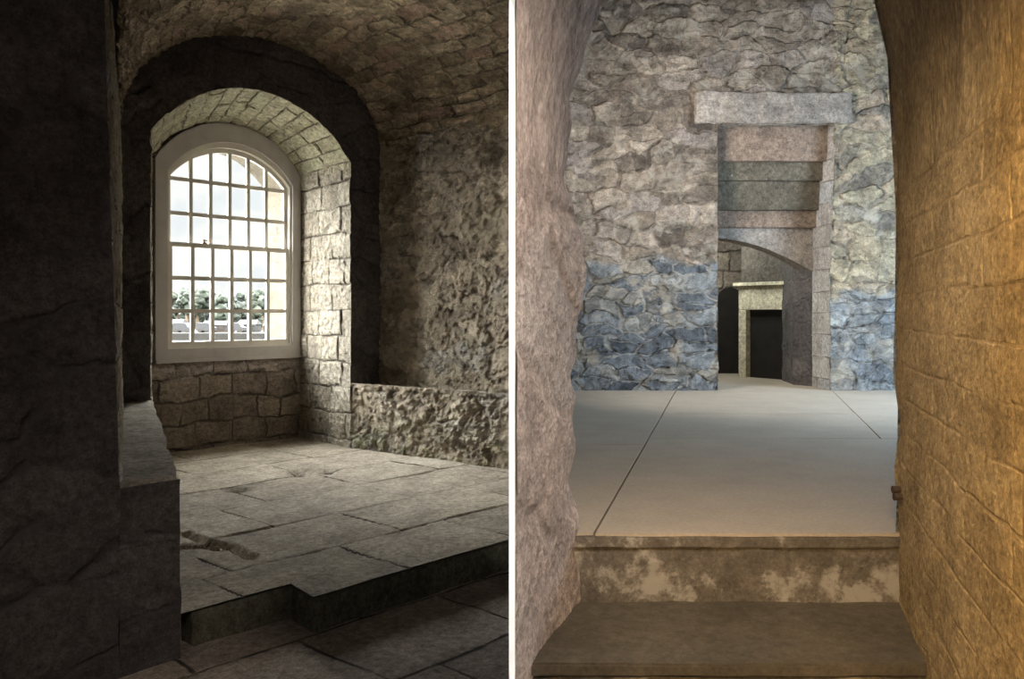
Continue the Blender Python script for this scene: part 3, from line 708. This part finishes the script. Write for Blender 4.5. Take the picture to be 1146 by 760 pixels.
tx = [(176, 322, 7), (187, 327, 7), (199, 322, 9), (209, 326, 7), (221, 320, 10), (235, 326, 8), (247, 329, 7), (259, 330, 7), (271, 327, 8), (283, 328, 8), (294, 323, 9), (306, 325, 8)]
GZ = WZ+1.2
tl = ['tall round tree at the left window edge on the far shore', 'lower bushy tree beside the leftmost round tree across the water', 'broad tree in the left lower panes across the water', 'small tree in the dip between the two tallest crowns across the water',
      'tallest broad tree near the second glazing bar across the water', 'tree with sloping crown right of the tallest tree across the water', 'low tree left of the gap in the treeline across the water', 'low tree in the middle of the treeline across the water',
      'round tree right of the treeline gap across the water', 'bushy tree behind the fourth glazing bar across the water', 'high tree near the right glazing bars across the water', 'last tree beside the cream window reveal across the water']
for i, (x, y, r) in enumerate(tx):
    Y = 172+(i % 3)*5; X, _, zt = sky_pt(x, y, Y); R = r/960*Y*1.5
    t = empty('tree', (X, Y, GZ), tl[i], 'tree', 'trees along the far shore')
    bm = bmesh.new(); rnd = random.Random(i)
    for k in range(9):
        a = rnd.uniform(0, 6.28); q = R*.62*rnd.random()**.5; rr_ = R*rnd.uniform(.38, .6)
        zc = min(zt-rr_, GZ+.8+(zt-GZ-.8)*rnd.uniform(.1, .95)) if k else zt-rr_
        res = bmesh.ops.create_icosphere(bm, subdivisions=3, radius=rr_)
        for v in res['verts']:
            v.co += noise.noise_vector(v.co*1.3+Vector((i, k, 0)))*.45
            v.co += Vector((X+q*math.cos(a), Y+q*math.sin(a), zc))
    link('crown', bm, leaf[i % 3], t)
    bm = bmesh.new(); bmesh.ops.create_cone(bm, cap_ends=True, segments=8, radius1=.45, radius2=.25, depth=4.0)
    for v in bm.verts: v.co += Vector((X, Y, GZ+2.0))
    link('trunk', bm, bark, t)
# a low hedge of shrubs closes the shore under the crowns
bm = bmesh.new()
for k in range(90):
    X = -100+k*.8; r_ = random.uniform(2.1, 3.3); res = bmesh.ops.create_icosphere(bm, subdivisions=2, radius=r_)
    for v in res['verts']: v.co += noise.noise_vector(v.co*1.1+Vector((k, 0, 0)))*.5+Vector((X, 193+random.uniform(-2, 2), GZ+1.1))
h_ = link('shoreline_scrub', bm, leaf[2], kind='stuff', label='low green scrub under the trees along the far shore', cat='scrub')
wallm = [plain('render_%d' % i, c, .8, .1, .5) for i, c in enumerate(((.018, .016, .014), (.018, .013, .010), (.012, .012, .0125), (.008, .006, .005)))]
roofm = plain('slate_roof', (.010, .009, .009), .8); vanw = plain('white_van_paint', (.026, .026, .028), .4); blue = plain('blue_paint', (.04, .09, .22), .5)
hl = ['pale gabled house at the left of the far shore', 'brownish long house under the trees in the middle panes', 'grey gabled house by the far shore beside the fourth glazing bar', 'dark brown shed near the right glazing bar by the water']
for i, (x, w, h, Y) in enumerate(((190, 6, 2.4, 158), (240, 7, 2.1, 158), (275, 5, 2.3, 158), (303, 4, 2.0, 158))):
    X = (x-573)/960*Y; t = empty('house', (X, Y, GZ), hl[i], 'house', 'houses on the far shore')
    bm = bmesh.new(); box(bm, X-w/3, X+w/3, Y, Y+4, GZ, GZ+h*.62); link('wall', bm, wallm[i], t)
    bm = bmesh.new(); v = [bm.verts.new(p) for p in ((X-w/3-.2, Y-.2, GZ+h*.62), (X+w/3+.2, Y-.2, GZ+h*.62), (X+w/3+.2, Y+4.2, GZ+h*.62), (X-w/3-.2, Y+4.2, GZ+h*.62), (X-w/3, Y+2, GZ+h), (X+w/3, Y+2, GZ+h))]
    for q in ((0, 1, 5, 4), (2, 3, 4, 5), (0, 4, 3), (1, 2, 5), (3, 2, 1, 0)): bm.faces.new([v[k] for k in q])
    link('roof', bm, roofm, t)
    for k in (-1, 1):
        bm = bmesh.new(); box(bm, X+k*w/6-.35, X+k*w/6+.35, Y-.06, Y+.02, GZ+.5, GZ+1.2); link('window', bm, M['black'], t)
for i, (x, lb) in enumerate(((203, 'white van parked left on the far quay'), (229, 'white van parked beside the tallest tree on the far quay'), (263, 'white van parked in front of the brownish long house'))):
    Y = 154; X = (x-573)/960*Y; t = empty('van', (X, Y, GZ), lb, 'van', 'vans on the far quay')
    bm = bmesh.new(); v0 = [(X-1.5, GZ+.35), (X+1.6, GZ+.35), (X+1.6, GZ+.95), (X+1.1, GZ+1.1), (X+.7, GZ+1.75), (X-1.5, GZ+1.8)]
    a = [bm.verts.new((p[0], Y, p[1])) for p in v0]; b = [bm.verts.new((p[0], Y+1.7, p[1])) for p in v0]
    bm.faces.new(a); bm.faces.new(list(reversed(b)))
    for k in range(6): bm.faces.new((a[k], a[(k+1) % 6], b[(k+1) % 6], b[k]))
    link('body', bm, vanw, t)
    for k in (-.9, 1.0):
        for yy in (Y-.05, Y+1.6):
            bm = bmesh.new(); bmesh.ops.create_cone(bm, cap_ends=True, segments=14, radius1=.36, radius2=.36, depth=.2)
            for v in bm.verts: v.co = Vector((v.co.x+X+k, v.co.z+yy, v.co.y+GZ+.36))
            link('wheel', bm, M['black'], t)
for i, (x, y, L_, lb, mt) in enumerate(((200, 372, 4.5, 'white moored boat at the left of the water', vanw), (226, 369, 3.6, 'small white boat moored under the tallest tree', vanw), (290, 376, 3.4, 'blue boat moored near the right glazing bars', blue))):
    Y = (EYE-WZ)*960/(y-350); X = (x-573)/960*Y; t = empty('boat', (X, Y, WZ), lb, 'boat', 'boats moored on the water')
    bm = bmesh.new()
    dk = [(-L_/2, .0), (-L_/2, .7), (L_*.15, .8), (L_*.5, .0), (L_*.15, -.8), (-L_/2, -.7)]
    a = [bm.verts.new((X+p[0], Y+p[1], WZ+.55)) for p in dk]; b = [bm.verts.new((X+p[0]*.85, Y+p[1]*.6, WZ-.05)) for p in dk]
    bm.faces.new(a); bm.faces.new(list(reversed(b)))
    for k in range(6): bm.faces.new((a[k], a[(k+1) % 6], b[(k+1) % 6], b[k]))
    link('hull', bm, mt, t)
    bm = bmesh.new(); box(bm, X-L_*.25, X+L_*.1, Y-.45, Y+.45, WZ+.55, WZ+1.05); link('cabin', bm, vanw, t)
